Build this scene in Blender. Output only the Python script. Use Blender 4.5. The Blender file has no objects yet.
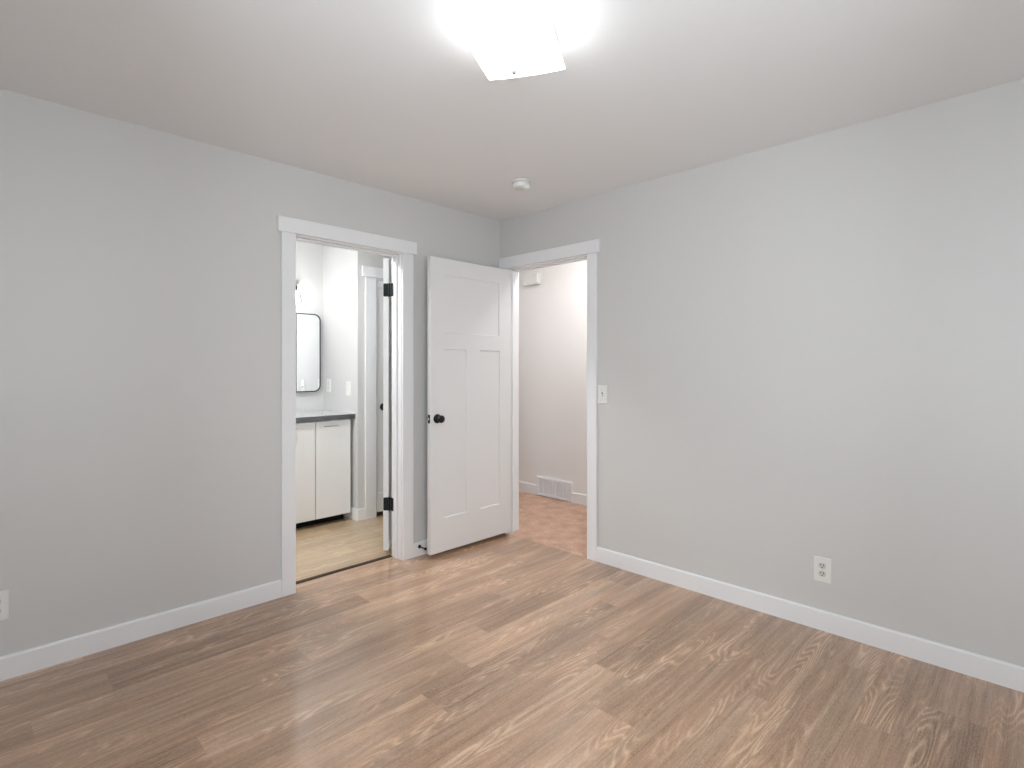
import bpy, bmesh, math, random
from mathutils import Vector, Matrix

scene = bpy.context.scene
C = scene.collection
R = math.radians

# ------------------------------------------------------------------ camera
cam_data = bpy.data.cameras.new('camera')
cam = bpy.data.objects.new('camera', cam_data)
C.objects.link(cam)
cam.location = (-2.971, -3.076, 1.290)
cam.rotation_euler = (R(90), 0, R(44.723 - 90))
cam_data.sensor_width = 36.0
cam_data.lens = 542.64 / 1024 * 36.0
cam_data.shift_y = -16.7 / 1024
cam_data.clip_start = 0.02
scene.camera = cam

# ------------------------------------------------------------------ light and exposure
scene.view_settings.view_transform = 'Standard'
scene.view_settings.look = 'None'
scene.view_settings.exposure = 0.0
scene.view_settings.gamma = 1.0
scene.view_settings.use_curve_mapping = False
scene.cycles.use_denoising = True
scene.cycles.max_bounces = 12
scene.cycles.diffuse_bounces = 8
scene.cycles.glossy_bounces = 4
scene.cycles.transparent_max_bounces = 8
scene.cycles.caustics_reflective = False
scene.cycles.caustics_refractive = False
scene.cycles.sample_clamp_indirect = 6.0

world = bpy.data.worlds.new('overcast_sky')
scene.world = world
world.use_nodes = True
wb = world.node_tree.nodes['Background']
wb.inputs['Color'].default_value = (0.87, 0.942, 1.0, 1)
DAYLIGHT = 12.2
wb.inputs['Strength'].default_value = DAYLIGHT

BEDROOM_LAMP = 7.5      # radiance of the glass shade
VANITY_LAMP = 50.0      # radiance of the vanity bulbs
HALL_LAMP = 58.0        # radiance of the hallway fixture
BATH_FILL = 215.0         # radiance of the added unseen bathroom ceiling light

# ------------------------------------------------------------------ room measures (metres)
H = 2.44
WT = 0.115
XW, YW = -3.35, -3.65            # window-side wall and wall behind the camera
A0, A1 = -1.634, -0.917          # bathroom doorway, clear width along x
B0, B1 = -0.858, -0.092          # hallway doorway, clear width along y
DH = 2.046                       # clear height of both doorways
JT = 0.019                       # jamb thickness

# sky portals in the two window openings (daylight sampling only)
for nm, loc, rz, w in (('window_sky_portal', (XW - 0.10, -2.975, 1.42), -90, 1.11), ('added_window_sky_portal', (-2.65, YW - 0.10, 1.65), 0, 1.16)):
    pl = bpy.data.lights.new(nm, 'AREA')
    pl.shape = 'RECTANGLE'; pl.size = w; pl.size_y = 1.44
    pl.cycles.is_portal = True
    po = bpy.data.objects.new(nm, pl); C.objects.link(po)
    po.location = loc
    po.rotation_euler = (R(90), 0, R(rz))

# ------------------------------------------------------------------ materials
def new_mat(name):
    m = bpy.data.materials.new(name); m.use_nodes = True
    nt = m.node_tree
    b = nt.nodes['Principled BSDF']
    return m, nt, b

def node(nt, kind, **kw):
    n = nt.nodes.new(kind)
    for k, v in kw.items(): setattr(n, k, v)
    return n

def math_node(nt, op, a, b=None, clamp=False):
    n = nt.nodes.new('ShaderNodeMath'); n.operation = op; n.use_clamp = clamp
    for i, v in enumerate((a, b)):
        if v is None: continue
        if isinstance(v, (int, float)): n.inputs[i].default_value = v
        else: nt.links.new(v, n.inputs[i])
    return n.outputs[0]

def paint(name, col, rough=0.5, bump=0.0, bscale=120.0, spec=0.5, var=0.0):
    m, nt, b = new_mat(name)
    b.inputs['Base Color'].default_value = (*col, 1)
    b.inputs['Roughness'].default_value = rough
    b.inputs['Specular IOR Level'].default_value = spec
    tc = node(nt, 'ShaderNodeTexCoord')
    if var:
        n0 = node(nt, 'ShaderNodeTexNoise'); n0.inputs['Scale'].default_value = 3.0
        nt.links.new(tc.outputs['Object'], n0.inputs['Vector'])
        mx = node(nt, 'ShaderNodeMix', data_type='RGBA')
        mx.inputs['A'].default_value = (*[c * (1 - var) for c in col], 1)
        mx.inputs['B'].default_value = (*[min(1, c * (1 + var)) for c in col], 1)
        nt.links.new(n0.outputs['Fac'], mx.inputs['Factor'])
        nt.links.new(mx.outputs['Result'], b.inputs['Base Color'])
    if bump:
        n = node(nt, 'ShaderNodeTexNoise'); n.inputs['Scale'].default_value = bscale
        n.inputs['Detail'].default_value = 3
        nt.links.new(tc.outputs['Object'], n.inputs['Vector'])
        bp = node(nt, 'ShaderNodeBump'); bp.inputs['Strength'].default_value = bump
        bp.inputs['Distance'].default_value = 0.002
        nt.links.new(n.outputs['Fac'], bp.inputs['Height'])
        nt.links.new(bp.outputs['Normal'], b.inputs['Normal'])
    return m

def metal(name, col, rough=0.35):
    m, nt, b = new_mat(name)
    b.inputs['Base Color'].default_value = (*col, 1)
    b.inputs['Metallic'].default_value = 1.0
    n = node(nt, 'ShaderNodeTexNoise'); n.inputs['Scale'].default_value = 60
    mr = node(nt, 'ShaderNodeMapRange')
    mr.inputs['To Min'].default_value = rough * 0.85; mr.inputs['To Max'].default_value = rough * 1.15
    nt.links.new(n.outputs['Fac'], mr.inputs['Value'])
    nt.links.new(mr.outputs['Result'], b.inputs['Roughness'])
    return m

def glow(name, col, strength):
    m, nt, b = new_mat(name)
    b.inputs['Base Color'].default_value = (0.9, 0.9, 0.9, 1)
    b.inputs['Emission Color'].default_value = (*col, 1)
    b.inputs['Emission Strength'].default_value = strength
    return m

def thin_glass(name, clear=0.97):
    m = bpy.data.materials.new(name); m.use_nodes = True
    nt = m.node_tree; nt.nodes.clear()
    out = node(nt, 'ShaderNodeOutputMaterial')
    t = node(nt, 'ShaderNodeBsdfTransparent'); t.inputs['Color'].default_value = (clear, clear, clear, 1)
    g = node(nt, 'ShaderNodeBsdfGlossy'); g.inputs['Roughness'].default_value = 0.02
    f = node(nt, 'ShaderNodeFresnel'); f.inputs['IOR'].default_value = 1.10
    mx = node(nt, 'ShaderNodeMixShader')
    nt.links.new(f.outputs[0], mx.inputs[0]); nt.links.new(t.outputs[0], mx.inputs[1]); nt.links.new(g.outputs[0], mx.inputs[2])
    nt.links.new(mx.outputs[0], out.inputs['Surface'])
    return m

def plank_material(name, dark, light, warm):
    """vinyl oak planks: colour tone per plank (attribute), stretched streaks and limed cathedral figure"""
    m, nt, b = new_mat(name)
    L = nt.links.new
    at = node(nt, 'ShaderNodeAttribute', attribute_name='plank')
    sep = node(nt, 'ShaderNodeSeparateColor'); L(at.outputs['Color'], sep.inputs[0])
    tone, rnd, rnd2 = sep.outputs[0], sep.outputs[1], sep.outputs[2]
    uv = node(nt, 'ShaderNodeUVMap', uv_map='plank_uv')
    s = node(nt, 'ShaderNodeSeparateXYZ'); L(uv.outputs['UV'], s.inputs[0])
    u, v = s.outputs[0], s.outputs[1]
    ru = math_node(nt, 'MULTIPLY', rnd, 61.0)
    rz = math_node(nt, 'MULTIPLY', rnd2, 47.0)
    uu = math_node(nt, 'ADD', u, ru)
    def field(su, sv, detail, rough=0.5, dist=0.0):
        cx = node(nt, 'ShaderNodeCombineXYZ')
        L(math_node(nt, 'MULTIPLY', uu, su), cx.inputs[0]); L(math_node(nt, 'MULTIPLY', v, sv), cx.inputs[1]); L(rz, cx.inputs[2])
        n = node(nt, 'ShaderNodeTexNoise'); n.inputs['Scale'].default_value = 1.0
        n.inputs['Detail'].default_value = detail; n.inputs['Roughness'].default_value = rough
        n.inputs['Distortion'].default_value = dist
        L(cx.outputs[0], n.inputs['Vector'])
        return n.outputs['Fac']
    streak = field(1.1, 34, 4, 0.6)
    fibre = field(7.0, 260, 4, 0.7)
    fleck = field(80.0, 420, 2, 0.6)
    patch = field(1.7, 8.0, 3)
    fig = field(1.15, 8.5, 1.5, 0.4, 0.15)
    hue = field(0.9, 9.0, 2)
    ph = math_node(nt, 'ADD', math_node(nt, 'MULTIPLY', fig, 150.0), math_node(nt, 'MULTIPLY', fibre, 4.0))
    rings = math_node(nt, 'POWER', math_node(nt, 'ADD', math_node(nt, 'MULTIPLY', math_node(nt, 'SINE', ph), 0.5), 0.5), 2.6)
    mask = math_node(nt, 'MULTIPLY', math_node(nt, 'SUBTRACT', patch, 0.46), 6.0, True)
    lime = math_node(nt, 'MULTIPLY', rings, mask)
    # tone + variation
    t = math_node(nt, 'ADD', math_node(nt, 'MULTIPLY', tone, 0.60), 0.16)
    for f_, c_, k_ in ((streak, 0.5, 0.90), (fibre, 0.5, 0.90), (fleck, 0.5, 0.90), (lime, 0.10, 0.48), (patch, 0.5, 0.28)):
        t = math_node(nt, 'ADD', t, math_node(nt, 'MULTIPLY', math_node(nt, 'SUBTRACT', f_, c_), k_))
    t = math_node(nt, 'ADD', t, 0.0, True)
    mx = node(nt, 'ShaderNodeMix', data_type='RGBA')
    mx.inputs['A'].default_value = (*dark, 1); mx.inputs['B'].default_value = (*light, 1)
    L(t, mx.inputs['Factor'])
    mw = node(nt, 'ShaderNodeMix', data_type='RGBA', blend_type='MULTIPLY')
    mw.inputs['B'].default_value = (*warm, 1)
    L(math_node(nt, 'MULTIPLY', math_node(nt, 'SUBTRACT', hue, 0.35), 2.6, True), mw.inputs['Factor'])
    L(mx.outputs['Result'], mw.inputs['A'])
    # seams
    ev = math_node(nt, 'MINIMUM', v, math_node(nt, 'SUBTRACT', 0.178, v))
    seam = math_node(nt, 'LESS_THAN', ev, 0.0006)
    ms = node(nt, 'ShaderNodeMix', data_type='RGBA', blend_type='MULTIPLY')
    ms.inputs['B'].default_value = (0.72, 0.68, 0.65, 1)
    L(seam, ms.inputs['Factor']); L(mw.outputs['Result'], ms.inputs['A'])
    L(ms.outputs['Result'], b.inputs['Base Color'])
    rg = math_node(nt, 'ADD', math_node(nt, 'MULTIPLY', streak, 0.10), 0.27)
    L(rg, b.inputs['Roughness'])
    b.inputs['Specular IOR Level'].default_value = 0.5
    b.inputs['Coat Weight'].default_value = 0.8
    b.inputs['Coat Roughness'].default_value = 0.2
    bp = node(nt, 'ShaderNodeBump'); bp.inputs['Strength'].default_value = 0.10; bp.inputs['Distance'].default_value = 0.0008
    L(math_node(nt, 'ADD', fibre, math_node(nt, 'MULTIPLY', lime, 0.5)), bp.inputs['Height'])
    L(bp.outputs['Normal'], b.inputs['Normal'])
    return m

M = {}
M['wall'] = paint('grey_wall_paint', (0.585, 0.581, 0.570), 0.46, 0.05, 130, 0.5)
M['hall_wall'] = paint('hall_wall_paint', (0.775, 0.76, 0.75), 0.62, 0.05, 130, 0.3)
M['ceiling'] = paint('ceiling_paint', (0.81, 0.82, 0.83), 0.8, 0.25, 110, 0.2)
M['trim'] = paint('white_trim_paint', (0.765, 0.77, 0.78), 0.42, 0.02, 90, 0.4)
M['door'] = paint('white_door_paint', (0.73, 0.73, 0.73), 0.45, 0.03, 140, 0.4)
M['plastic'] = paint('white_plastic', (0.73, 0.73, 0.71), 0.35)
M['ivory'] = paint('grey_plastic_receptacle', (0.56, 0.55, 0.50), 0.4)
M['slot'] = paint('dark_slot', (0.03, 0.03, 0.028), 0.6)
M['black'] = paint('matte_black_metal', (0.008, 0.008, 0.009), 0.45, spec=0.3)
M['hinge'] = paint('black_hinge_finish', (0.010, 0.012, 0.014), 0.5, spec=0.2)
M['steel'] = metal('brushed_nickel', (0.55, 0.54, 0.52), 0.35)
M['finial'] = paint('grey_finial', (0.22, 0.22, 0.22), 0.4)
M['cab'] = paint('offwhite_laminate', (0.74, 0.74, 0.725), 0.42, 0.02, 200)
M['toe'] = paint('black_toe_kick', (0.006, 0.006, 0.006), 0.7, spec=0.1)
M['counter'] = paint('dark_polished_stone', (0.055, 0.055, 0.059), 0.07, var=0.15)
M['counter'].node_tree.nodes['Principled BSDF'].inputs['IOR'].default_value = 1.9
M['counter_top'] = paint('pale_grey_top_layer', (0.47, 0.47, 0.48), 0.10, var=0.15)
M['strip'] = paint('dark_brown_strip', (0.038, 0.022, 0.012), 0.6, 0.05, 80, 0.2)
M['plank'] = plank_material('oak_vinyl_planks', (0.180, 0.098, 0.054), (0.67, 0.458, 0.305), (1.0, 0.90, 0.83))
M['plank_bath'] = plank_material('oak_vinyl_planks_lit', (0.30, 0.205, 0.120), (0.62, 0.475, 0.315), (1.0, 0.93, 0.84))  # oak planks with the brighter bathroom light put into the colour
M['lamp'] = glow('lit_frosted_glass', (0.95, 0.98, 1.0), BEDROOM_LAMP)
M['bulb'] = glow('lit_bulb', (0.98, 0.99, 1.0), VANITY_LAMP)
M['hall_lamp'] = glow('lit_hall_glass', (1.0, 0.98, 0.97), HALL_LAMP)
M['hall_fill_lamp'] = glow('hall_fill_glass', (1.0, 0.98, 0.97), HALL_LAMP * 0.58)  # for the two added hallway fill lights
M['bath_fill'] = glow('bathroom_fill_glass', (0.96, 0.985, 1.0), BATH_FILL)
M['glass'] = thin_glass('clear_glass')
M['black_frame'] = paint('black_mirror_frame', (0.035, 0.035, 0.037), 0.35)
M['mirror'] = metal('mirror_silver', (0.93, 0.94, 0.94), 0.01)

def carpet_material():
    m, nt, b = new_mat('pink_beige_carpet')
    L = nt.links.new
    tc = node(nt, 'ShaderNodeTexCoord')
    n1 = node(nt, 'ShaderNodeTexNoise'); n1.inputs['Scale'].default_value = 160; n1.inputs['Detail'].default_value = 4
    n2 = node(nt, 'ShaderNodeTexNoise'); n2.inputs['Scale'].default_value = 9; n2.inputs['Detail'].default_value = 3
    L(tc.outputs['Object'], n1.inputs['Vector']); L(tc.outputs['Object'], n2.inputs['Vector'])
    r = node(nt, 'ShaderNodeValToRGB')
    r.color_ramp.elements[0].position = 0.33; r.color_ramp.elements[0].color = (0.28, 0.162, 0.112, 1)
    r.color_ramp.elements[1].position = 0.68; r.color_ramp.elements[1].color = (0.72, 0.49, 0.365, 1)
    f = math_node(nt, 'ADD', math_node(nt, 'MULTIPLY', n1.outputs['Fac'], 0.7), math_node(nt, 'MULTIPLY', n2.outputs['Fac'], 0.3))
    L(f, r.inputs['Fac']); L(r.outputs['Color'], b.inputs['Base Color'])
    b.inputs['Roughness'].default_value = 1.0
    b.inputs['Specular IOR Level'].default_value = 0.05
    b.inputs['Sheen Weight'].default_value = 0.2
    bp = node(nt, 'ShaderNodeBump'); bp.inputs['Strength'].default_value = 0.5; bp.inputs['Distance'].default_value = 0.004
    L(n1.outputs['Fac'], bp.inputs['Height']); L(bp.outputs['Normal'], b.inputs['Normal'])
    return m
M['carpet'] = carpet_material()

# ------------------------------------------------------------------ mesh helpers
def new_bm(): return bmesh.new()

def box(bm, x0, x1, y0, y1, z0, z1, bev=0.0, seg=2, rot=None):
    x0, x1 = min(x0, x1), max(x0, x1); y0, y1 = min(y0, y1), max(y0, y1); z0, z1 = min(z0, z1), max(z0, z1)
    r = bmesh.ops.create_cube(bm, size=1.0)
    vs = r['verts']
    for v in vs:
        v.co = Vector(((x0 + x1) / 2 + v.co.x * (x1 - x0), (y0 + y1) / 2 + v.co.y * (y1 - y0), (z0 + z1) / 2 + v.co.z * (z1 - z0)))
    if bev > 0:
        es = list({e for v in vs for e in v.link_edges})
        bmesh.ops.bevel(bm, geom=es, offset=bev, segments=seg, affect='EDGES', profile=0.5)

def ring_loft(bm, profile, axis_o, axis_d, n=24, cap=True):
    """surface of revolution: profile = [(radius, distance along axis)]"""
    d = Vector(axis_d).normalized(); o = Vector(axis_o)
    a = d.orthogonal().normalized(); b = d.cross(a)
    rings = []
    for r, t in profile:
        if r < 1e-6:
            rings.append([bm.verts.new(o + d * t)])
        else:
            rings.append([bm.verts.new(o + d * t + (a * math.cos(2 * math.pi * k / n) + b * math.sin(2 * math.pi * k / n)) * r) for k in range(n)])
    for p, q in zip(rings, rings[1:]):
        if len(p) == 1 and len(q) == 1: continue
        for k in range(n):
            k2 = (k + 1) % n
            if len(p) == 1: bm.faces.new((p[0], q[k], q[k2]))
            elif len(q) == 1: bm.faces.new((p[k], q[0], p[k2]))
            else: bm.faces.new((p[k], q[k], q[k2], p[k2]))
    if cap:
        for rg in (rings[0], rings[-1]):
            if len(rg) > 1: bm.faces.new(rg)

def tube(bm, pts, r, n=12):
    pts = [Vector(p) for p in pts]
    rings = []
    up = None
    for i, p in enumerate(pts):
        d = (pts[min(i + 1, len(pts) - 1)] - pts[max(i - 1, 0)]).normalized()
        a = d.orthogonal().normalized() if up is None else (up - d * up.dot(d)).normalized()
        up = a
        b = d.cross(a)
        rings.append([bm.verts.new(p + (a * math.cos(2 * math.pi * k / n) + b * math.sin(2 * math.pi * k / n)) * r) for k in range(n)])
    for p, q in zip(rings, rings[1:]):
        for k in range(n):
            bm.faces.new((p[k], q[k], q[(k + 1) % n], p[(k + 1) % n]))
    bm.faces.new(rings[0]); bm.faces.new(rings[-1])

def obj(name, bm, mat, parent=None, smooth=False, recalc=True):
    if recalc: bmesh.ops.recalc_face_normals(bm, faces=bm.faces)
    me = bpy.data.meshes.new(name)
    bm.to_mesh(me); bm.free()
    me.materials.append(mat)
    if smooth:
        me.polygons.foreach_set('use_smooth', [True] * len(me.polygons))
        try: me.set_sharp_from_angle(angle=R(35))
        except Exception: pass
    o = bpy.data.objects.new(name, me); C.objects.link(o)
    if parent is not None:
        o.parent = parent
        o.matrix_parent_inverse = Matrix.Translation(-parent.location) if parent.rotation_euler[2] == 0 and not parent.get('local') else Matrix.Identity(4)
    return o

def tag(o, label, cat, group=None, kind=None):
    o['label'] = label; o['category'] = cat
    if group: o['group'] = group
    if kind: o['kind'] = kind
    return o

def thing(name, loc, label, cat, group=None, kind=None, rotz=None):
    o = bpy.data.objects.new(name, None); C.objects.link(o)
    o.empty_display_size = 0.05
    o.location = loc
    if rotz is not None:
        o.rotation_euler = (0, 0, rotz)
        o['local'] = 1
    tag(o, label, cat, group, kind)
    return o

def struct(name, bm, mat, label, cat, smooth=False):
    return tag(obj(name, bm, mat, None, smooth), label, cat, None, 'structure')

# ------------------------------------------------------------------ floors
def plank_floor(name, mat, rows, x_lo, x_hi, y_hi, y_lo, clip, z, label):
    """rows[i] = (joints, tones) with len(tones) = len(joints)+1; row i spans y_hi-0.178*i downward. clip(x0,x1,y0,y1) -> rectangles kept"""
    me = bpy.data.meshes.new(name)
    vs, fs, uvs, cols = [], [], [], []
    rg = random.Random(11)
    for i, (joints, tones) in enumerate(rows):
        ya = y_hi - 0.178 * i; yb = ya - 0.178
        xs = [x_lo] + list(joints) + [x_hi]
        for k in range(len(xs) - 1):
            col = (tones[k], rg.random(), rg.random(), 1)
            for (x0, x1, y0, y1) in clip(xs[k], xs[k + 1], max(yb, y_lo), ya):
                if x1 - x0 < 1e-5 or y1 - y0 < 1e-5: continue
                b = len(vs)
                vs += [(x0, y0, z), (x1, y0, z), (x1, y1, z), (x0, y1, z)]
                fs.append((b, b + 1, b + 2, b + 3))
                uvs += [(x0, y0 - yb), (x1, y0 - yb), (x1, y1 - yb), (x0, y1 - yb)]
                cols.append(col)
    me.from_pydata(vs, [], fs); me.update()
    uvl = me.uv_layers.new(name='plank_uv')
    for i, q in enumerate(uvs): uvl.data[i].uv = q
    a = me.attributes.new('plank', 'FLOAT_COLOR', 'FACE')
    for i, c in enumerate(cols): a.data[i].color = c
    me.materials.append(mat)
    o = bpy.data.objects.new(name, me); C.objects.link(o)
    return tag(o, label, 'floor', None, 'structure')

rows = [
    ([-2.6, -1.35, -0.2], [.45, .4, .6, .5]),
    ([-2.2, -0.98], [.38, .22, .5]),
    ([-2.55, -1.40, -.375], [.36, .18, .62, .47]),
    ([-2.80, -1.58, -.36], [.36, .55, .6, .55]),
    ([-3.1, -1.897, -.68], [.4, .52, .58, .42]),
    ([-2.05, -.837], [.48, .45, .55]),
    ([-2.40, -1.178], [.34, .72, .28]),
    ([-2.66, -1.44, -.22], [.5, .48, .72, .4]),
    ([-2.92, -1.70, -.497], [.45, .70, .28, .62]),
    ([-2.03, -.813], [.55, .50, .68]),
    ([-2.25, -1.036], [.5, .60, .28]),
    ([-2.50, -1.284, -.07], [.5, .74, .46, .5]),
    ([-2.9, -1.72, -.5], [.4, .6, .50, .45]),
    ([-2.0, -.785], [.5, .60, .34]),
    ([-2.7, -1.5, -.28], [.45, .5, .46, .55]),
    ([-3.0, -1.9, -.68], [.4, .5, .52, .44]),
    ([-2.8, -1.61, -.395], [.4, .5, .2, .48]),
    ([-2.3, -1.1], [.6, .4, .45]),
    ([-2.9, -1.4, -.2], [.3, .6, .45, .5]),
    ([-2.0, -.8], [.6, .3, .5]),
    ([-2.6, -1.4], [.5, .4, .6]),
    ([-2.2, -1.0], [.5, .4, .6]),
]
def clip_bed(x0, x1, y0, y1):
    out = []
    if y1 <= 0: return [(x0, x1, y0, y1)]
    if y0 < 0: out.append((x0, x1, y0, 0.0)); y0 = 0.0
    a, b = max(x0, A0 - JT), min(x1, A1 + JT)
    if b > a: out.append((a, b, y0, y1))
    return out
plank_floor('floor', M['plank'], rows, XW, 0.0, 0.107, YW, clip_bed, 0.0, 'brown oak plank floor of the empty bedroom')

rg = random.Random(5)
rows_b = []
for i in range(10):
    j0 = -3.0 + rg.random() * 1.1
    rows_b.append(([j0, j0 + 1.22, j0 + 2.44], [0.35 + 0.4 * rg.random() for _ in range(4)]))
plank_floor('floor_bathroom', M['plank_bath'], rows_b, -2.5, 0.0, 1.79, 0.125, lambda x0, x1, y0, y1: [(x0, x1, y0, y1)], 0.001, 'oak plank floor of the bathroom beyond the left doorway, painted paler for its brighter light')

# carpet: displaced tufted surface
def carpet():
    bm = new_bm()
    r = random.Random(3)
    nx, ny = 150, 330
    x0, x1, y0, y1 = 0.006, 1.10, -0.95, 1.45
    g = [[None] * (ny + 1) for _ in range(nx + 1)]
    for i in range(nx + 1):
        for j in range(ny + 1):
            e = -0.004 if i == 0 else (0.001 if i == 1 else (0.003 if i == 2 else 0.006)) + r.uniform(-.0026, .0026)
            g[i][j] = bm.verts.new((x0 + (x1 - x0) * i / nx + (0 if i in (0, nx) else r.uniform(-.001, .001)), y0 + (y1 - y0) * j / ny, e))
    for i in range(nx):
        for j in range(ny):
            bm.faces.new((g[i][j], g[i + 1][j], g[i + 1][j + 1], g[i][j + 1]))
    bm.faces.new([bm.verts.new(p) for p in ((-.03, y0, -.005), (.05, y0, -.005), (.05, .2, -.005), (-.03, .2, -.005))])
    for (ya, yb) in ((-1.7, y0), (y1, 2.6)):
        bm.faces.new([bm.verts.new(p) for p in ((WT, ya, .009), (x1, ya, .009), (x1, yb, .009), (WT, yb, .009))])
    o = obj('floor_hallway', bm, M['carpet'], None, False, False)
    tag(o, 'pinkish beige carpet floor of the hallway beyond the open door', 'carpet', None, 'structure')
carpet()

# ------------------------------------------------------------------ walls and ceiling
def wall_x(name, mat, y0, y1, x0, x1, opening, label, z1=H, ztop=None):
    """a wall running along x; opening = (a, b, z) or None"""
    bm = new_bm()
    if opening:
        a, b, zo = opening
        box(bm, x0, a, y0, y1, 0, z1); box(bm, b, x1, y0, y1, 0, z1); box(bm, a, b, y0, y1, zo, z1)
    else:
        box(bm, x0, x1, y0, y1, 0, z1)
    return struct(name, bm, mat, label, 'wall')

wall_x('wall_left', M['wall'], 0, WT, XW - .12, 0.0, (A0 - JT, A1 + JT, DH + JT), 'grey bedroom wall on the left with the bathroom doorway')
bm = new_bm()
box(bm, 0, WT, YW - .12, B0 - JT, 0, H); box(bm, 0, WT, B1 + JT, 2.6, 0, H); box(bm, 0, WT, B0 - JT, B1 + JT, DH + JT, H)
struct('wall_right', bm, M['wall'], 'grey bedroom wall on the right with the hallway doorway', 'wall')
bm = new_bm()
qx0, qx1, qz0, qz1 = -3.25, -2.05, 1.06, 2.24  # opening for an added window that lights the left wall
box(bm, XW, qx0, YW - .12, YW, 0, H); box(bm, qx1, 0, YW - .12, YW, 0, H)
box(bm, qx0, qx1, YW - .12, YW, 0, qz0); box(bm, qx0, qx1, YW - .12, YW, qz1, H)
struct('wall_behind', bm, M['wall'], 'grey bedroom wall behind the viewer', 'wall')
# window wall
wy0, wy1, wz0, wz1 = -3.55, -2.40, 0.68, 2.16
bm = new_bm()
box(bm, XW - .12, XW, YW - .12, wy0, 0, H); box(bm, XW - .12, XW, wy1, 0, 0, H)
box(bm, XW - .12, XW, wy0, wy1, 0, wz0); box(bm, XW - .12, XW, wy0, wy1, wz1, H)
struct('wall_window', bm, M['wall'], 'grey bedroom wall with the window, beside the viewer', 'wall')
def sliding_window(name, f, u0, u1, wz0, wz1, pos, label):
    """f(u0, u1, d0, d1): u along the wall, d outward from the inner wall face"""
    root = thing(name, pos, label, 'window', None, 'structure')
    um = (u0 + u1) / 2
    def P(nm, mat, rects, bev=0.0):
        bm = new_bm()
        for (a, b, d0, d1, z0, z1) in rects: box(bm, *f(a, b, d0, d1), z0, z1, bev)
        obj(nm, bm, mat, root)
    P('window_frame', M['trim'], [(u0, u0 + .05, .03, .10, wz0, wz1), (u1 - .05, u1, .03, .10, wz0, wz1),
        (u0 + .05, u1 - .05, .03, .10, wz0, wz0 + .05), (u0 + .05, u1 - .05, .03, .10, wz1 - .05, wz1), (um - .025, um + .025, .03, .10, wz0 + .05, wz1 - .05)])
    P('pane', M['glass'], [(u0 + .05, um - .025, .062, .068, wz0 + .05, wz1 - .05)])
    P('pane', M['glass'], [(um + .025, u1 - .05, .062, .068, wz0 + .05, wz1 - .05)])
    P('window_sill', M['trim'], [(u0 - .03, u1 + .03, -.02, .03, wz0 - .025, wz0)], .004)
sliding_window('window_1', lambda a, b, d0, d1: (XW - d1, XW - d0, a, b), wy0, wy1, wz0, wz1, (XW - .06, (wy0 + wy1) / 2, wz0), 'white framed sliding window in the side wall next to the viewer')
sliding_window('window_added', lambda a, b, d0, d1: (a, b, YW - d1, YW - d0), qx0, qx1, qz0, qz1, ((qx0 + qx1) / 2, YW - .06, qz0), 'white framed sliding window added unseen behind the viewer to light the left wall')

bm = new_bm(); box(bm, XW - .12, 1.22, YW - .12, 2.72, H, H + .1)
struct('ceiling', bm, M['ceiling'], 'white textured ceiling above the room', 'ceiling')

# bathroom shell
XS, YC, YB = -0.645, 1.053, 1.672      # vanity side wall, outside corner, mirror wall
bm = new_bm(); box(bm, -2.5, XS, YB, YB + .118, 0, H)
struct('wall_bathroom_mirror', bm, M['wall'], 'bathroom wall behind the vanity and mirror', 'wall')
bm = new_bm(); box(bm, XS, XS + .115, YC, YB + .118, 0, H)
struct('wall_bathroom_side', bm, M['wall'], 'brightly lit bathroom wall at the right end of the vanity', 'wall')
CD0, CD1 = -0.472, -0.100              # closet doorway
bm = new_bm()
box(bm, XS + .115, CD0 - JT, YC, YC + .115, 0, H); box(bm, CD1 + JT, 0, YC, YC + .115, 0, H)
box(bm, CD0 - JT, CD1 + JT, YC, YC + .115, DH + JT, H)
struct('wall_bathroom_closet', bm, M['wall'], 'grey bathroom wall holding the narrow closet door', 'wall')
bm = new_bm(); box(bm, XS + .115, 0, YB, YB + .118, 0, H)
struct('wall_closet', bm, M['wall'], 'back wall inside the bathroom closet', 'wall')
bm = new_bm(); box(bm, -2.62, -2.5, WT, YB + .118, 0, H)
struct('wall_bathroom_left', bm, M['wall'], 'far left bathroom wall hidden past the doorway', 'wall')
# hallway shell
bm = new_bm(); box(bm, 1.10, 1.22, -1.82, 2.72, 0, H)
struct('wall_hallway', bm, M['hall_wall'], 'pale hallway wall seen through the open door', 'wall')
bm = new_bm(); box(bm, WT, 1.10, -1.82, -1.7, 0, H)
struct('wall_hallway_near', bm, M['hall_wall'], 'end wall of the hallway nearest the viewer', 'wall')
bm = new_bm(); box(bm, WT, 1.10, 2.6, 2.72, 0, H)
struct('wall_hallway_far', bm, M['hall_wall'], 'far end wall of the hallway', 'wall')

# ------------------------------------------------------------------ door casings and jambs
def mp_a(u0, u1, w0, w1): return (u0, u1, w0, w1)
def mp_b(u0, u1, w0, w1): return (w0, w1, u0, u1)

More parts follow.
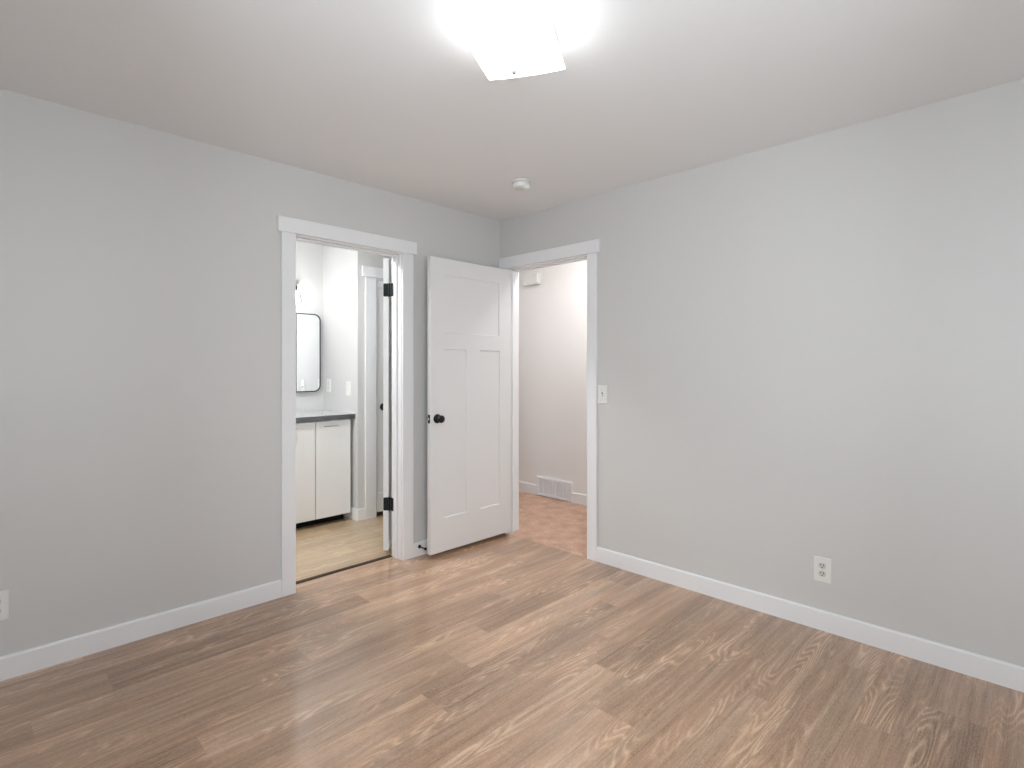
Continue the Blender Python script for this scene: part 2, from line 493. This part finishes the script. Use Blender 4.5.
def doorway(name, mp, a, b, label, cw_lo, cw_hi, out_lo, stop_w, both=True, hw=None):
    """a,b clear opening; casings outside; room side at w=0, other side at w=WT"""
    root = thing(name, (*[(x + y) / 2 for x, y in (mp(a, b, 0, WT)[:2], mp(a, b, 0, WT)[2:])], 0), label, 'door frame', None, 'structure')
    def B(nm, u0, u1, w0, w1, z0, z1, bev=.0015):
        bm = new_bm(); x0, x1, y0, y1 = mp(u0, u1, w0, w1); box(bm, x0, x1, y0, y1, z0, z1, bev, 1); return obj(nm, bm, M['trim'], root)
    hb = 2.053
    sides = [(-.018, 0.0, -.025)] + ([(WT, WT + .018, WT + .025)] if both else [])
    for (w0, w1, wh) in sides:
        B('casing', a - cw_lo, a - .003, w0, w1, 0, hb)
        B('casing', b + (.003 if w0 < 0 else .012), b + cw_hi, w0, w1, 0, hb)
        wa, wb = (wh, 0.0) if w0 < 0 else (WT, wh)
        B('header', a - cw_lo - out_lo, b + cw_hi + (.024 if hw is None else hw), wa, wb, hb, hb + .085)
    B('jamb', a - JT, a, 0, WT, 0, DH); B('jamb', b, b + JT, 0, WT, 0, DH)
    B('jamb', a - JT, b + JT, 0, WT, DH, DH + JT)
    s0, s1 = stop_w
    B('stop_moulding', a, a + .011, s0, s1, 0, DH, .003); B('stop_moulding', b - .011, b, s0, s1, 0, DH, .003)
    B('stop_moulding', a + .011, b - .011, s0, s1, DH - .011, DH, .003)
    return root

doorway('trim_1', mp_a, A0, A1, 'white casing around the bathroom doorway in the left wall', .083, .088, .022, (.042, .078))
doorway('trim_2', mp_b, B0, B1, 'white casing around the hallway doorway in the right wall', .078, .080, .024, (.037, .072), hw=.002)

# closet casing in the bathroom (on the wall y = YC, facing -y)
tr3 = thing('trim_3', ((CD0 + CD1) / 2, YC, 0), 'white casing around the closet door inside the bathroom', 'door frame', None, 'structure')
def T3(nm, x0, x1, y0, y1, z0, z1, bev=.0015):
    bm = new_bm(); box(bm, x0, x1, y0, y1, z0, z1, bev, 1); obj(nm, bm, M['trim'], tr3)
T3('casing', CD0 - .105, CD0 - .003, YC - .018, YC, 0, 2.058); T3('casing', CD1 + .003, CD1 + .075, YC - .018, YC, 0, 2.058)
T3('header', CD0 - .137, CD1 + .095, YC - .025, YC, 2.058, 2.146)
T3('jamb', CD0 - JT, CD0, YC, YC + .115, 0, DH); T3('jamb', CD1, CD1 + JT, YC, YC + .115, 0, DH); T3('jamb', CD0 - JT, CD1 + JT, YC, YC + .115, DH, DH + JT)

# ------------------------------------------------------------------ baseboards
BT, BH = 0.014, 0.096
def baseboard(name, p0, p1, nrm, label, h=BH):
    """p0,p1 along the wall foot, nrm the inward direction"""
    p0, p1, n = Vector((*p0, 0)), Vector((*p1, 0)), Vector((*nrm, 0))
    prof = [(0, 0), (BT, 0), (BT, h - .007), (BT - .002, h - .003), (BT - .007, h), (0, h)]
    bm = new_bm()
    ra = [bm.verts.new(p0 + n * a + Vector((0, 0, z))) for a, z in prof]
    rb = [bm.verts.new(p1 + n * a + Vector((0, 0, z))) for a, z in prof]
    for i in range(len(prof)):
        j = (i + 1) % len(prof); bm.faces.new((ra[i], ra[j], rb[j], rb[i]))
    bm.faces.new(ra); bm.faces.new(rb)
    return struct(name, bm, M['trim'], label, 'baseboard')
baseboard('baseboard_left', (XW, 0), (A0 - .083, 0), (0, -1), 'white baseboard left of the bathroom doorway')
baseboard('baseboard_corner', (A1 + .088, 0), (-.019, 0), (0, -1), 'short white baseboard behind the open bedroom door')
baseboard('baseboard_right', (0, B0 - .078), (0, YW), (-1, 0), 'long white baseboard under the right wall')
baseboard('baseboard_behind', (XW, YW), (-BT, YW), (0, 1), 'white baseboard behind the viewer')
baseboard('baseboard_window', (XW, YW + BT), (XW, -BT), (1, 0), 'white baseboard under the window beside the viewer')
# bathroom: wraps the outside corner
bm = new_bm()
box(bm, XS - BT, XS, YC - BT, YB, 0, .1, .004); 
struct('baseboard_bathroom_side', bm, M['trim'], 'white baseboard along the bathroom wall at the vanity end', 'baseboard')
bm = new_bm(); box(bm, XS, CD0 - .105, YC - BT, YC, 0, .1, .004)
struct('baseboard_bathroom_closet', bm, M['trim'], 'short white baseboard beside the bathroom closet casing', 'baseboard')
baseboard('baseboard_hallway_far', (1.10, .585), (1.10, 2.6), (-1, 0), 'white hallway baseboard left of the wall vent', .105)
baseboard('baseboard_hallway_near', (1.10, -1.7), (1.10, .142), (-1, 0), 'white hallway baseboard right of the wall vent', .105)

# transition strip in the bathroom doorway
bm = new_bm()
prof = [(.104, 0.0), (.108, .004), (.118, .0055), (.132, .0055), (.142, .004), (.148, 0.001)]
ra = [bm.verts.new((A0, y, z)) for y, z in prof]; rb = [bm.verts.new((A1, y, z)) for y, z in prof]
for i in range(len(prof)):
    j = (i + 1) % len(prof); bm.faces.new((ra[i], ra[j], rb[j], rb[i]))
bm.faces.new(ra); bm.faces.new(rb)
struct('trim_4', bm, M['strip'], 'thin dark brown transition strip across the bathroom doorway floor', 'threshold')

# ------------------------------------------------------------------ doors
def door_leaf_bm(w, z0, z1, t, panels, rec=.008, slope=.006):
    """local: hinge edge at x=0, leaf along -x to -w, front face at y=-t, back at y=0; panels recessed both faces"""
    bm = new_bm()
    xs = sorted({-w, 0.0} | {p[0] for p in panels} | {p[1] for p in panels})
    zs = sorted({z0, z1} | {p[2] for p in panels} | {p[3] for p in panels})
    def inpanel(x, z):
        for p in panels:
            if p[0] < x < p[1] and p[2] < z < p[3]: return p
        return None
    for side, y in ((1, -t), (-1, 0.0)):
        cache = {}
        def V(x, yy, z):
            k = (round(x, 5), round(yy, 5), round(z, 5))
            if k not in cache: cache[k] = bm.verts.new((x, yy, z))
            return cache[k]
        for i in range(len(xs) - 1):
            for j in range(len(zs) - 1):
                if inpanel((xs[i] + xs[i + 1]) / 2, (zs[j] + zs[j + 1]) / 2): continue
                bm.faces.new((V(xs[i], y, zs[j]), V(xs[i + 1], y, zs[j]), V(xs[i + 1], y, zs[j + 1]), V(xs[i], y, zs[j + 1])))
        yi = y + rec * side
        for (a, b, c, d) in panels:
            o = [(a, c), (b, c), (b, d), (a, d)]; s = slope
            n = [(a + s, c + s), (b - s, c + s), (b - s, d - s), (a + s, d - s)]
            # outer ring follows the grid subdivisions
            for k in range(4):
                p, q = o[k], o[(k + 1) % 4]; pi, qi = n[k], n[(k + 1) % 4]
                bm.faces.new((bm.verts.new((p[0], y, p[1])), bm.verts.new((q[0], y, q[1])), bm.verts.new((qi[0], yi, qi[1])), bm.verts.new((pi[0], yi, pi[1]))))
            bm.faces.new([bm.verts.new((x, yi, z)) for x, z in n])
    for a, b in (((-w, z0), (0, z0)), ((0, z0), (0, z1)), ((0, z1), (-w, z1)), ((-w, z1), (-w, z0))):
        bm.faces.new([bm.verts.new(p) for p in ((a[0], -t, a[1]), (b[0], -t, b[1]), (b[0], 0, b[1]), (a[0], 0, a[1]))])
    bmesh.ops.remove_doubles(bm, verts=bm.verts, dist=1e-5)
    return bm

def knob(parent, x, z, ysurf, side, mat):
    d = (0, side, 0)
    bm = new_bm()
    ring_loft(bm, [(.0, 0), (.0315, 0), (.0315, .004), (.029, .008), (.015, .0105), (.0115, .014), (.0115, .026), (.016, .029),
                   (.0235, .034), (.0260, .042), (.0255, .050), (.021, .057), (.012, .0605), (0, .061)], (x, ysurf, z), d, 28, False)
    return obj('knob', bm, mat, parent, True)

def hinge_leaf_plate(bm, pts_fn, hgt, wid, zc):
    pass

# bedroom door, hinged at the corner side of the hallway doorway, swung open against the left wall
DW, DT = .762, .035
door1 = thing('door_1', (-.010, -.095, 0), 'white three panel bedroom door standing open against the left wall', 'door', None, 'structure', rotz=R(0))
pan = [(-.645, -.122, 1.524, 1.926), (-.645, -.443, .258, 1.414), (-.318, -.115, .258, 1.414)]
dz0, dz1 = .030, 2.036
lf = obj('door_leaf', door_leaf_bm(DW, dz0, dz1, DT, pan), M['door'], door1)
bv = lf.modifiers.new('edge', 'BEVEL'); bv.width = .0015; bv.segments = 2; bv.limit_method = 'ANGLE'; bv.angle_limit = R(60)
knob(door1, -.706, .942, -DT, -1, M['black'])
knob(door1, -.706, .942, 0, 1, M['black'])
bm = new_bm(); box(bm, -DW - .0012, -DW + .001, -DT + .006, -.006, .913, .971, .0006, 1)
lp = obj('latch_plate', bm, M['black'], door1)
bm = new_bm(); box(bm, -DW - .010, -DW - .001, -DT + .012, -.012, .934, .950, .002, 1)
obj('latch_bolt', bm, M['steel'], lp)
for zc in (.30, 1.07, 1.82):
    bm = new_bm()
    ring_loft(bm, [(0, -.045), (.006, -.045), (.006, .045), (0, .045)], (.004, .006, zc), (0, 0, 1), 12, False)
    box(bm, .0002, .002, -DT + .004, .004, zc - .044, zc + .044)
    obj('hinge', bm, M['hinge'], door1)

# bathroom door, swung into the bathroom, seen on its hinge edge
ANG = R(50)                        # direction the leaf points, from +x
door2 = thing('door_2', (-.926, .1340, 0), 'white bathroom door swung open, seen edge-on with two black hinges', 'door', None, 'structure', rotz=ANG - R(180))
pan2 = [(-.600, -.112, 1.524, 1.926), (-.600, -.410, .258, 1.414), (-.302, -.112, .258, 1.414)]
# hinge edge at x=-.004 so that it clears the jamb
bm = door_leaf_bm(.705, .036, 2.036, DT, pan2)
for v in bm.verts: v.co.x -= .004; v.co.y -= .004
lf2 = obj('door_leaf', bm, M['door'], door2)
bv = lf2.modifiers.new('edge', 'BEVEL'); bv.width = .0015; bv.segments = 2; bv.limit_method = 'ANGLE'; bv.angle_limit = R(60)
for side, ys in ((-1, -DT - .004), (1, -.004)):
    knob(door2, -.649, .942, ys, side, M['black'])
def rounded_rect(x0, x1, z0, z1, r, corners, n=5):
    pts = []
    cs = [((x1 - r, z1 - r), 0, 'tr', (x1, z1)), ((x0 + r, z1 - r), 90, 'tl', (x0, z1)), ((x0 + r, z0 + r), 180, 'bl', (x0, z0)), ((x1 - r, z0 + r), 270, 'br', (x1, z0))]
    for (c, a0, k, sharp) in cs:
        if k in corners:
            for i in range(n + 1):
                a = R(a0 + 90 * i / n); pts.append((c[0] + r * math.cos(a), c[1] + r * math.sin(a)))
        else: pts.append(sharp)
    return pts
for zc in (.355, 1.819):
    bm = new_bm()
    # plate on the leaf's hinge edge, in the plane x = -.004 (local), across the thickness
    pts = rounded_rect(-DT - .003, .001, zc - .045, zc + .045, .009, ('tl', 'bl'))
    f0 = [bm.verts.new((-.0025, y, z)) for y, z in pts]; f1 = [bm.verts.new((-.0045, y, z)) for y, z in pts]
    bm.faces.new(f0); bm.faces.new(f1)
    for i in range(len(pts)):
        j = (i + 1) % len(pts); bm.faces.new((f0[i], f0[j], f1[j], f1[i]))
    ring_loft(bm, [(0, -.047), (.004, -.047), (.0065, -.045), (.0065, .045), (.004, .047), (0, .047)], (0, 0.001, zc), (0, 0, 1), 14, False)
    obj('hinge', bm, M['hinge'], door2)
# matching plates on the jamb belong to the frame
fr = bpy.data.objects['trim_1']
for zc in (.355, 1.819):
    bm = new_bm()
    pts = rounded_rect(.086, .128, zc - .045, zc + .045, .009, ('tl', 'bl'))
    f0 = [bm.verts.new((A1 - .0015, y, z)) for y, z in pts]; f1 = [bm.verts.new((A1 + .0005, y, z)) for y, z in pts]
    bm.faces.new(f0); bm.faces.new(f1)
    for i in range(len(pts)):
        j = (i + 1) % len(pts); bm.faces.new((f0[i], f0[j], f1[j], f1[i]))
    o = obj('hinge_plate', bm, M['hinge'], fr); o['label'] = 'black hinge plate'

# closet door in the bathroom, closed
door3 = thing('door_3', (CD1 - .003, YC + .024, 0), 'narrow white closet door in the bathroom, black knob half hidden', 'door', None, 'structure', rotz=0)
cw = CD1 - CD0 - .006
bm = door_leaf_bm(cw, .040, DH - .004, DT, [(-cw + .012, -.05, 0.20, 1.98)], .006, .004)
obj('door_leaf', bm, M['door'], door3)
knob(door3, -cw + .062, .946, -DT, -1, M['black'])

# ------------------------------------------------------------------ door stop
ds = thing('door_stop', (-.779, -BT, .064), 'short black door stop screwed to the baseboard behind the open door', 'door stop', kind='thing')
bm = new_bm(); ring_loft(bm, [(0, 0), (.0125, 0), (.0125, .004), (.008, .008), (.0055, .010), (0, .010)], (-.779, -BT, .064), (0, -1, 0), 20, False)
obj('base', bm, M['black'], ds, True)
bm = new_bm(); tube(bm, [(-.779, -BT - .009, .064), (-.779, -BT - .060, .064)], .0045, 12)
obj('rod', bm, M['black'], ds, True)
bm = new_bm(); ring_loft(bm, [(0, 0), (.008, 0), (.0095, .003), (.0095, .012), (.006, .016), (0, .0165)], (-.779, -BT - .060, .064), (0, -1, 0), 18, False)
obj('rubber_tip', bm, M['black'], ds, True)

# ------------------------------------------------------------------ bedroom ceiling light
LX, LY = -1.673, -1.812
la = R(-60.5)
lamp = thing('ceiling_light', (LX, LY, H), 'lit square frosted glass flush light on the bedroom ceiling', 'ceiling light', rotz=la)
bm = new_bm(); box(bm, -.122, .122, -.122, .122, -.078, 0, .008, 2)  # backplate made wide and deep to keep the glow off the ceiling
obj('backplate', bm, M['plastic'], lamp)
bm = new_bm()
n = 20; hs = .140
def gz(a, b):   # bent square glass: edges roll up towards the corners
    return -.100 - .005 * (1 - a * a) - .003 * (1 - b * b)
tp = [[bm.verts.new((hs * (2 * i / n - 1), hs * (2 * j / n - 1), gz(2 * i / n - 1, 2 * j / n - 1))) for j in range(n + 1)] for i in range(n + 1)]
bt = [[bm.verts.new((v.co.x, v.co.y, v.co.z + .006)) for v in row] for row in tp]
for i in range(n):
    for j in range(n):
        bm.faces.new((tp[i][j], tp[i + 1][j], tp[i + 1][j + 1], tp[i][j + 1]))
        bm.faces.new((bt[i][j], bt[i][j + 1], bt[i + 1][j + 1], bt[i + 1][j]))
for k in range(n):
    bm.faces.new((tp[k][0], bt[k][0], bt[k + 1][0], tp[k + 1][0])); bm.faces.new((tp[k][n], tp[k + 1][n], bt[k + 1][n], bt[k][n]))
    bm.faces.new((tp[0][k], tp[0][k + 1], bt[0][k + 1], bt[0][k])); bm.faces.new((tp[n][k], bt[n][k], bt[n][k + 1], tp[n][k + 1]))
obj('glass_shade', bm, M['lamp'], lamp, True)
# local axes: +x runs along the visible front edge, +y towards the far side
for sx, sy in ((-.033, .092),):
    bm = new_bm()
    zz = gz(sx / hs, sy / hs)
    ring_loft(bm, [(0, .012), (.0045, .012), (.0065, .004), (.0098, .002), (.0098, -.005), (.007, -.010), (0, -.011)], (sx, sy, zz), (0, 0, 1), 16, False)
    obj('finial', bm, M['finial'], lamp, True)
    bm = new_bm(); tube(bm, [(sx, sy, -.076), (sx, sy, zz + .010)], .003, 8)
    obj('rod', bm, M['steel'], lamp, True)

# ------------------------------------------------------------------ smoke detector
sd = thing('smoke_detector', (-.540, -.750, H), 'round white smoke detector on the ceiling near the corner', 'smoke detector')
c = (-.540, -.750, H)
bm = new_bm(); ring_loft(bm, [(0, 0), (.060, 0), (.062, .003), (.061, .009), (.054, .010), (0, .010)], c, (0, 0, -1), 40, False)
obj('base', bm, M['plastic'], sd, True)
bm = new_bm(); ring_loft(bm, [(0, .010), (.050, .010), (.050, .014), (.056, .015), (.057, .020), (.055, .032), (.049, .040), (.035, .0425), (0, .043)], c, (0, 0, -1), 40, False)
obj('body', bm, M['plastic'], sd, True)
bm = new_bm()
vdir = Vector((-.40, -.70, 0)).normalized()      # sensing dome towards the viewer's right
cd = Vector(c) + Vector((.008, -.036, -.036))
ring_loft(bm, [(.0, 0), (.026, 0), (.026, .013), (.022, .018), (.015, .014), (0, .013)], cd, (0, 0, -1), 28, False)
obj('test_button', bm, M['plastic'], sd, True)

# ------------------------------------------------------------------ plates: outlets and switches (local: x across, y out of the wall, z up)
def plate_root(name, pos, out_dir, label, cat, group=None):
    rz = math.atan2(out_dir[1], out_dir[0]) - math.pi / 2
    return thing(name, pos, label, cat, group, rotz=rz)
def plate(root, w=.078, h=.121, t=.0055):
    bm = new_bm()
    box(bm, -w / 2, w / 2, 0, t, -h / 2, h / 2, .0028, 2)
    return obj('cover_plate', bm, M['plastic'], root)
def screw(root, z, t=.0055):
    bm = new_bm(); ring_loft(bm, [(0, 0), (.0035, 0), (.003, .0012), (0, .0014)], (0, t - .0003, z), (0, 1, 0), 14, False)
    o = obj('screw', bm, M['ivory'], root, True); return o
def duplex(root, recep=None):
    plate(root)
    screw(root, 0)
    for zc in (.0195, -.0195):
        bm = new_bm()
        # flat-sided round receptacle face
        pts = []
        for k in range(32):
            a = 2 * math.pi * k / 32
            pts.append((.0165 * math.cos(a), max(-.0135, min(.0135, .0165 * math.sin(a)))))
        f0 = [bm.verts.new((x, .003, zc + z)) for x, z in pts]; f1 = [bm.verts.new((x, .0075, zc + z)) for x, z in pts]
        bm.faces.new(f0); bm.faces.new(f1)
        for i in range(32):
            j = (i + 1) % 32; bm.faces.new((f0[i], f0[j], f1[j], f1[i]))
        rc = obj('receptacle', bm, recep or M['ivory'], root)
        bm = new_bm()
        box(bm, -.0078, -.0048, .0070, .0079, zc - .001, zc + .009); box(bm, .0048, .0078, .0070, .0079, zc, zc + .0085)
        ring_loft(bm, [(0, 0), (.003, 0), (.003, .0009), (0, .0009)], (0, .0070, zc - .0072), (0, 1, 0), 12, False)
        obj('slots', bm, M['slot'], rc)
def toggle(root, dark=True):
    plate(root)
    screw(root, .030); screw(root, -.030)
    bm = new_bm(); box(bm, -.0055, .0055, .004, .0062, -.0125, .0125)
    wdw = obj('toggle_window', bm, M['slot'] if dark else M['plastic'], root)
    bm = new_bm()
    b0 = [(-.0042, .005, -.009), (.0042, .005, -.009), (.0042, .005, .005), (-.0042, .005, .005)]
    b1 = [(-.0032, .018, -.015), (.0032, .018, -.015), (.0032, .018, -.007), (-.0032, .018, -.007)]
    v0 = [bm.verts.new(p) for p in b0]; v1 = [bm.verts.new(p) for p in b1]
    bm.faces.new(v0); bm.faces.new(v1)
    for i in range(4): bm.faces.new((v0[i], v0[(i + 1) % 4], v1[(i + 1) % 4], v1[i]))
    obj('toggle', bm, M['plastic'], root)

GO = 'white wall outlets'
duplex(plate_root('wall_outlet', (0, -2.2835, .296), (-1, 0), 'white duplex outlet low on the right wall above the baseboard', 'outlet', GO))
duplex(plate_root('wall_outlet', (-2.879, 0, .306), (0, -1), 'white duplex outlet on the left wall, cut by the photo edge', 'outlet', GO))
toggle(plate_root('light_switch', (0, -.9775, 1.111), (-1, 0), 'white toggle light switch beside the hallway door casing', 'light switch'))
duplex(plate_root('wall_outlet', (XS, 1.560, 1.124), (-1, 0), 'white outlet above the vanity counter, next to the mirror', 'outlet', GO), M['plastic'])
toggle(plate_root('light_switch', (XS, 1.201, 1.107), (-1, 0), 'white toggle switch at the outer end of the vanity side wall', 'light switch'), False)

# ------------------------------------------------------------------ hallway: chime box, wall vent, ceiling fixture and two added fill lights
ch = thing('door_chime', (1.10, .645, 2.18), 'small white chime box high on the hallway wall', 'door chime')
bm = new_bm(); box(bm, 1.092, 1.10, .548, .752, 2.122, 2.238, .002, 1)
obj('backplate', bm, M['plastic'], ch)
bm = new_bm(); box(bm, 1.045, 1.092, .552, .748, 2.125, 2.235, .004, 2)
obj('cover', bm, M['plastic'], ch)

vt = thing('wall_vent', (1.10, .364, 0), 'white louvered wall vent at the foot of the hallway wall', 'vent')
vy0, vy1, vz0, vz1, vx = .142, .585, .012, .196, 1.073
bm = new_bm()
box(bm, vx, 1.10, vy0, vy0 + .028, vz0, vz1, .003); box(bm, vx, 1.10, vy1 - .028, vy1, vz0, vz1, .003)
box(bm, vx, 1.10, vy0 + .028, vy1 - .028, vz0, vz0 + .024, .003); box(bm, vx, 1.10, vy0 + .028, vy1 - .028, vz1 - .024, vz1, .003)
obj('frame', bm, M['trim'], vt)
bm = new_bm(); box(bm, 1.088, 1.0985, vy0 + .028, vy1 - .028, vz0 + .024, vz1 - .024)
obj('backing', bm, paint('vent_inside', (.72, .71, .70), .6), vt)
bm = new_bm()
nl = 9
za, zb = vz0 + .024, vz1 - .024
for k in range(nl):
    z = za + (zb - za) * (k + .5) / nl
    r = [bm.verts.new(p) for p in ((vx + .002, vy0 + .028, z - .0072), (vx + .002, vy1 - .028, z - .0072), (vx + .013, vy1 - .028, z + .0055), (vx + .013, vy0 + .028, z + .0055))]
    r2 = [bm.verts.new(v.co + Vector((0, 0, .0022))) for v in r]
    bm.faces.new(r); bm.faces.new(r2)
    for i in range(4): bm.faces.new((r[i], r[(i + 1) % 4], r2[(i + 1) % 4], r2[i]))
for k in range(1, 9):
    y = vy0 + .028 + (vy1 - vy0 - .056) * k / 9
    box(bm, vx + .001, vx + .012, y - .0025, y + .0025, za, zb)
obj('louvers', bm, M['trim'], vt)

for (hx, hy, hm, lab) in ((.38, -.22, 'hall_lamp', 'round lit flush light on the hallway ceiling, behind the door header'),
                     (.55, -1.20, 'hall_fill_lamp', 'added unseen fill light at the near end of the hallway ceiling'),  # this one and the next are added unseen to fill the hallway
                     (.55, 2.00, 'hall_fill_lamp', 'added unseen fill light at the far end of the hallway ceiling')):
    hl = thing('hall_light', (hx, hy, H), lab, 'ceiling light', 'hallway ceiling lights')
    bm = new_bm(); ring_loft(bm, [(0, 0), (.15, 0), (.152, .004), (.150, .018), (0, .018)], (hx, hy, H), (0, 0, -1), 36, False)
    obj('backplate', bm, M['plastic'], hl, True)
    bm = new_bm(); ring_loft(bm, [(.135, .018), (.138, .035), (.12, .060), (.08, .078), (.04, .085), (0, .086)], (hx, hy, H), (0, 0, -1), 36, False)
    obj('glass_shade', bm, M[hm], hl, True)

# ------------------------------------------------------------------ added unseen ceiling light, brightens the bathroom
bl = thing('bathroom_fill_light', (-1.70, .60, H), 'added unseen fill light on the bathroom ceiling, above the doorway header', 'ceiling light')
bm = new_bm(); ring_loft(bm, [(0, 0), (.13, 0), (.132, .004), (.130, .018), (0, .018)], (-1.70, .60, H), (0, 0, -1), 36, False)
obj('backplate', bm, M['plastic'], bl, True)
bm = new_bm(); ring_loft(bm, [(.118, .018), (.120, .035), (.105, .055), (.07, .068), (.035, .073), (0, .074)], (-1.70, .60, H), (0, 0, -1), 36, False)
obj('glass_shade', bm, M['bath_fill'], bl, True)

# ------------------------------------------------------------------ bathroom vanity
VX0, VX1, VY0 = -1.90, -.676, 1.112
vc = thing('vanity_cabinet', ((VX0 + VX1) / 2, 1.4, 0), 'off-white flat front bathroom vanity cabinet with black toe kick', 'cabinet')
bm = new_bm(); box(bm, VX0, VX1, VY0 + .020, YB - .004, .070, .858)
obj('body', bm, M['cab'], vc)
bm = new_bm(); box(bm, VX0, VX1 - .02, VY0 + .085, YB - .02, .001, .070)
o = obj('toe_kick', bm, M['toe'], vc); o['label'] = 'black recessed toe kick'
doors = [(-.981, VX1), (-1.44, -.985), (VX0, -1.444)]
for a, b in doors:
    bm = new_bm(); box(bm, a + .0015, b - .0015, VY0, VY0 + .019, .066, .850, .0015, 1)
    d = obj('door', bm, M['cab'], vc)
    cx = -.858 if b == VX1 else (a + b) / 2
    bm = new_bm(); tube(bm, [(cx - .062, VY0 - .024, .812), (cx + .062, VY0 - .024, .812)], .0048, 10)
    for s in (-.045, .045): tube(bm, [(cx + s, VY0 + .002, .812), (cx + s, VY0 - .024, .812)], .0038, 8)
    h = obj('handle', bm, M['steel'], d, True); h['label'] = 'brushed metal bar handle'
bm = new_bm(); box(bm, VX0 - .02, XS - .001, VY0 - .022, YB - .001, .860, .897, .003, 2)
ct = tag(obj('countertop', bm, M['counter'], None), 'dark countertop with a pale grey top layer on the off-white vanity', 'countertop')
bm = new_bm(); box(bm, VX0 - .02, XS - .001, VY0 - .020, YB - .001, .8965, .900, .001, 1)  # thin pale grey layer added over the dark slab to lighten its top
o = obj('top_surface', bm, M['counter_top'], ct); o['label'] = 'thin pale grey top layer'

# mirror with rounded corners
mr = thing('wall_mirror', (-.98, YB, 1.42), 'rounded rectangular mirror in thin black frame above the vanity', 'mirror')
mx0, mx1, mz0, mz1 = -1.292, -.684, 1.069, 1.771
def mirror_frame():
    bm = new_bm()
    al = ('tl', 'tr', 'bl', 'br')
    po_ = rounded_rect(mx0, mx1, mz0, mz1, .060, al, 10); pi_ = rounded_rect(mx0 + .009, mx1 - .009, mz0 + .009, mz1 - .009, .051, al, 10)
    y0, y1 = YB - .001, YB - .034
    L = [[bm.verts.new((x, y, z)) for x, z in p] for p, y in ((po_, y0), (po_, y1), (pi_, y1), (pi_, y0))]
    n = len(po_)
    for a, b in ((0, 1), (1, 2), (2, 3), (3, 0)):
        for i in range(n):
            j = (i + 1) % n; bm.faces.new((L[a][i], L[a][j], L[b][j], L[b][i]))
    return bm, pi_
bm, pi_ = mirror_frame()
obj('frame', bm, M['black_frame'], mr)
bm = new_bm()
f0 = [bm.verts.new((x, YB - .027, z)) for x, z in pi_]; f1 = [bm.verts.new((x, YB - .010, z)) for x, z in pi_]
bm.faces.new(f0); bm.faces.new(f1)
for i in range(len(pi_)):
    j = (i + 1) % len(pi_); bm.faces.new((f0[i], f0[j], f1[j], f1[i]))
obj('mirror_glass', bm, M['mirror'], mr)

# vanity light bar
vl = thing('vanity_light', (-1.20, YB, 2.045), 'bathroom vanity light bar with lit bulbs, mostly hidden by the casing', 'wall light')
bm = new_bm(); box(bm, -1.49, -.882, YB - .028, YB - .001, 2.025, 2.065, .004, 2)
obj('bar', bm, M['steel'], vl)
for bx in (-.958, -1.185, -1.412):
    by, bz = YB - .11, 1.905
    bm = new_bm(); tube(bm, [(bx, YB - .02, 2.045), (bx, by + .01, 2.045), (bx, by, 2.035), (bx, by, 1.995)], .006, 10)
    ring_loft(bm, [(0, 0), (.018, 0), (.020, .004), (.020, .036), (.016, .040), (0, .040)], (bx, by, 1.998), (0, 0, -1), 18, False)
    arm = obj('arm', bm, M['black'], vl, True)
    bm = new_bm(); ring_loft(bm, [(0, .045), (.012, .045), (.013, .030), (.024, .014), (.030, -.002), (.028, -.018), (.018, -.029), (0, -.033)], (bx, by, bz), (0, 0, 1), 20, False)
    obj('bulb', bm, M['bulb'], vl, True)
    bm = new_bm()
    ring_loft(bm, [(.022, .080), (.030, .072), (.050, .0), (.062, -.060)], (bx, by, bz), (0, 0, 1), 28, False)
    obj('glass_shade', bm, M['glass'], vl, True)
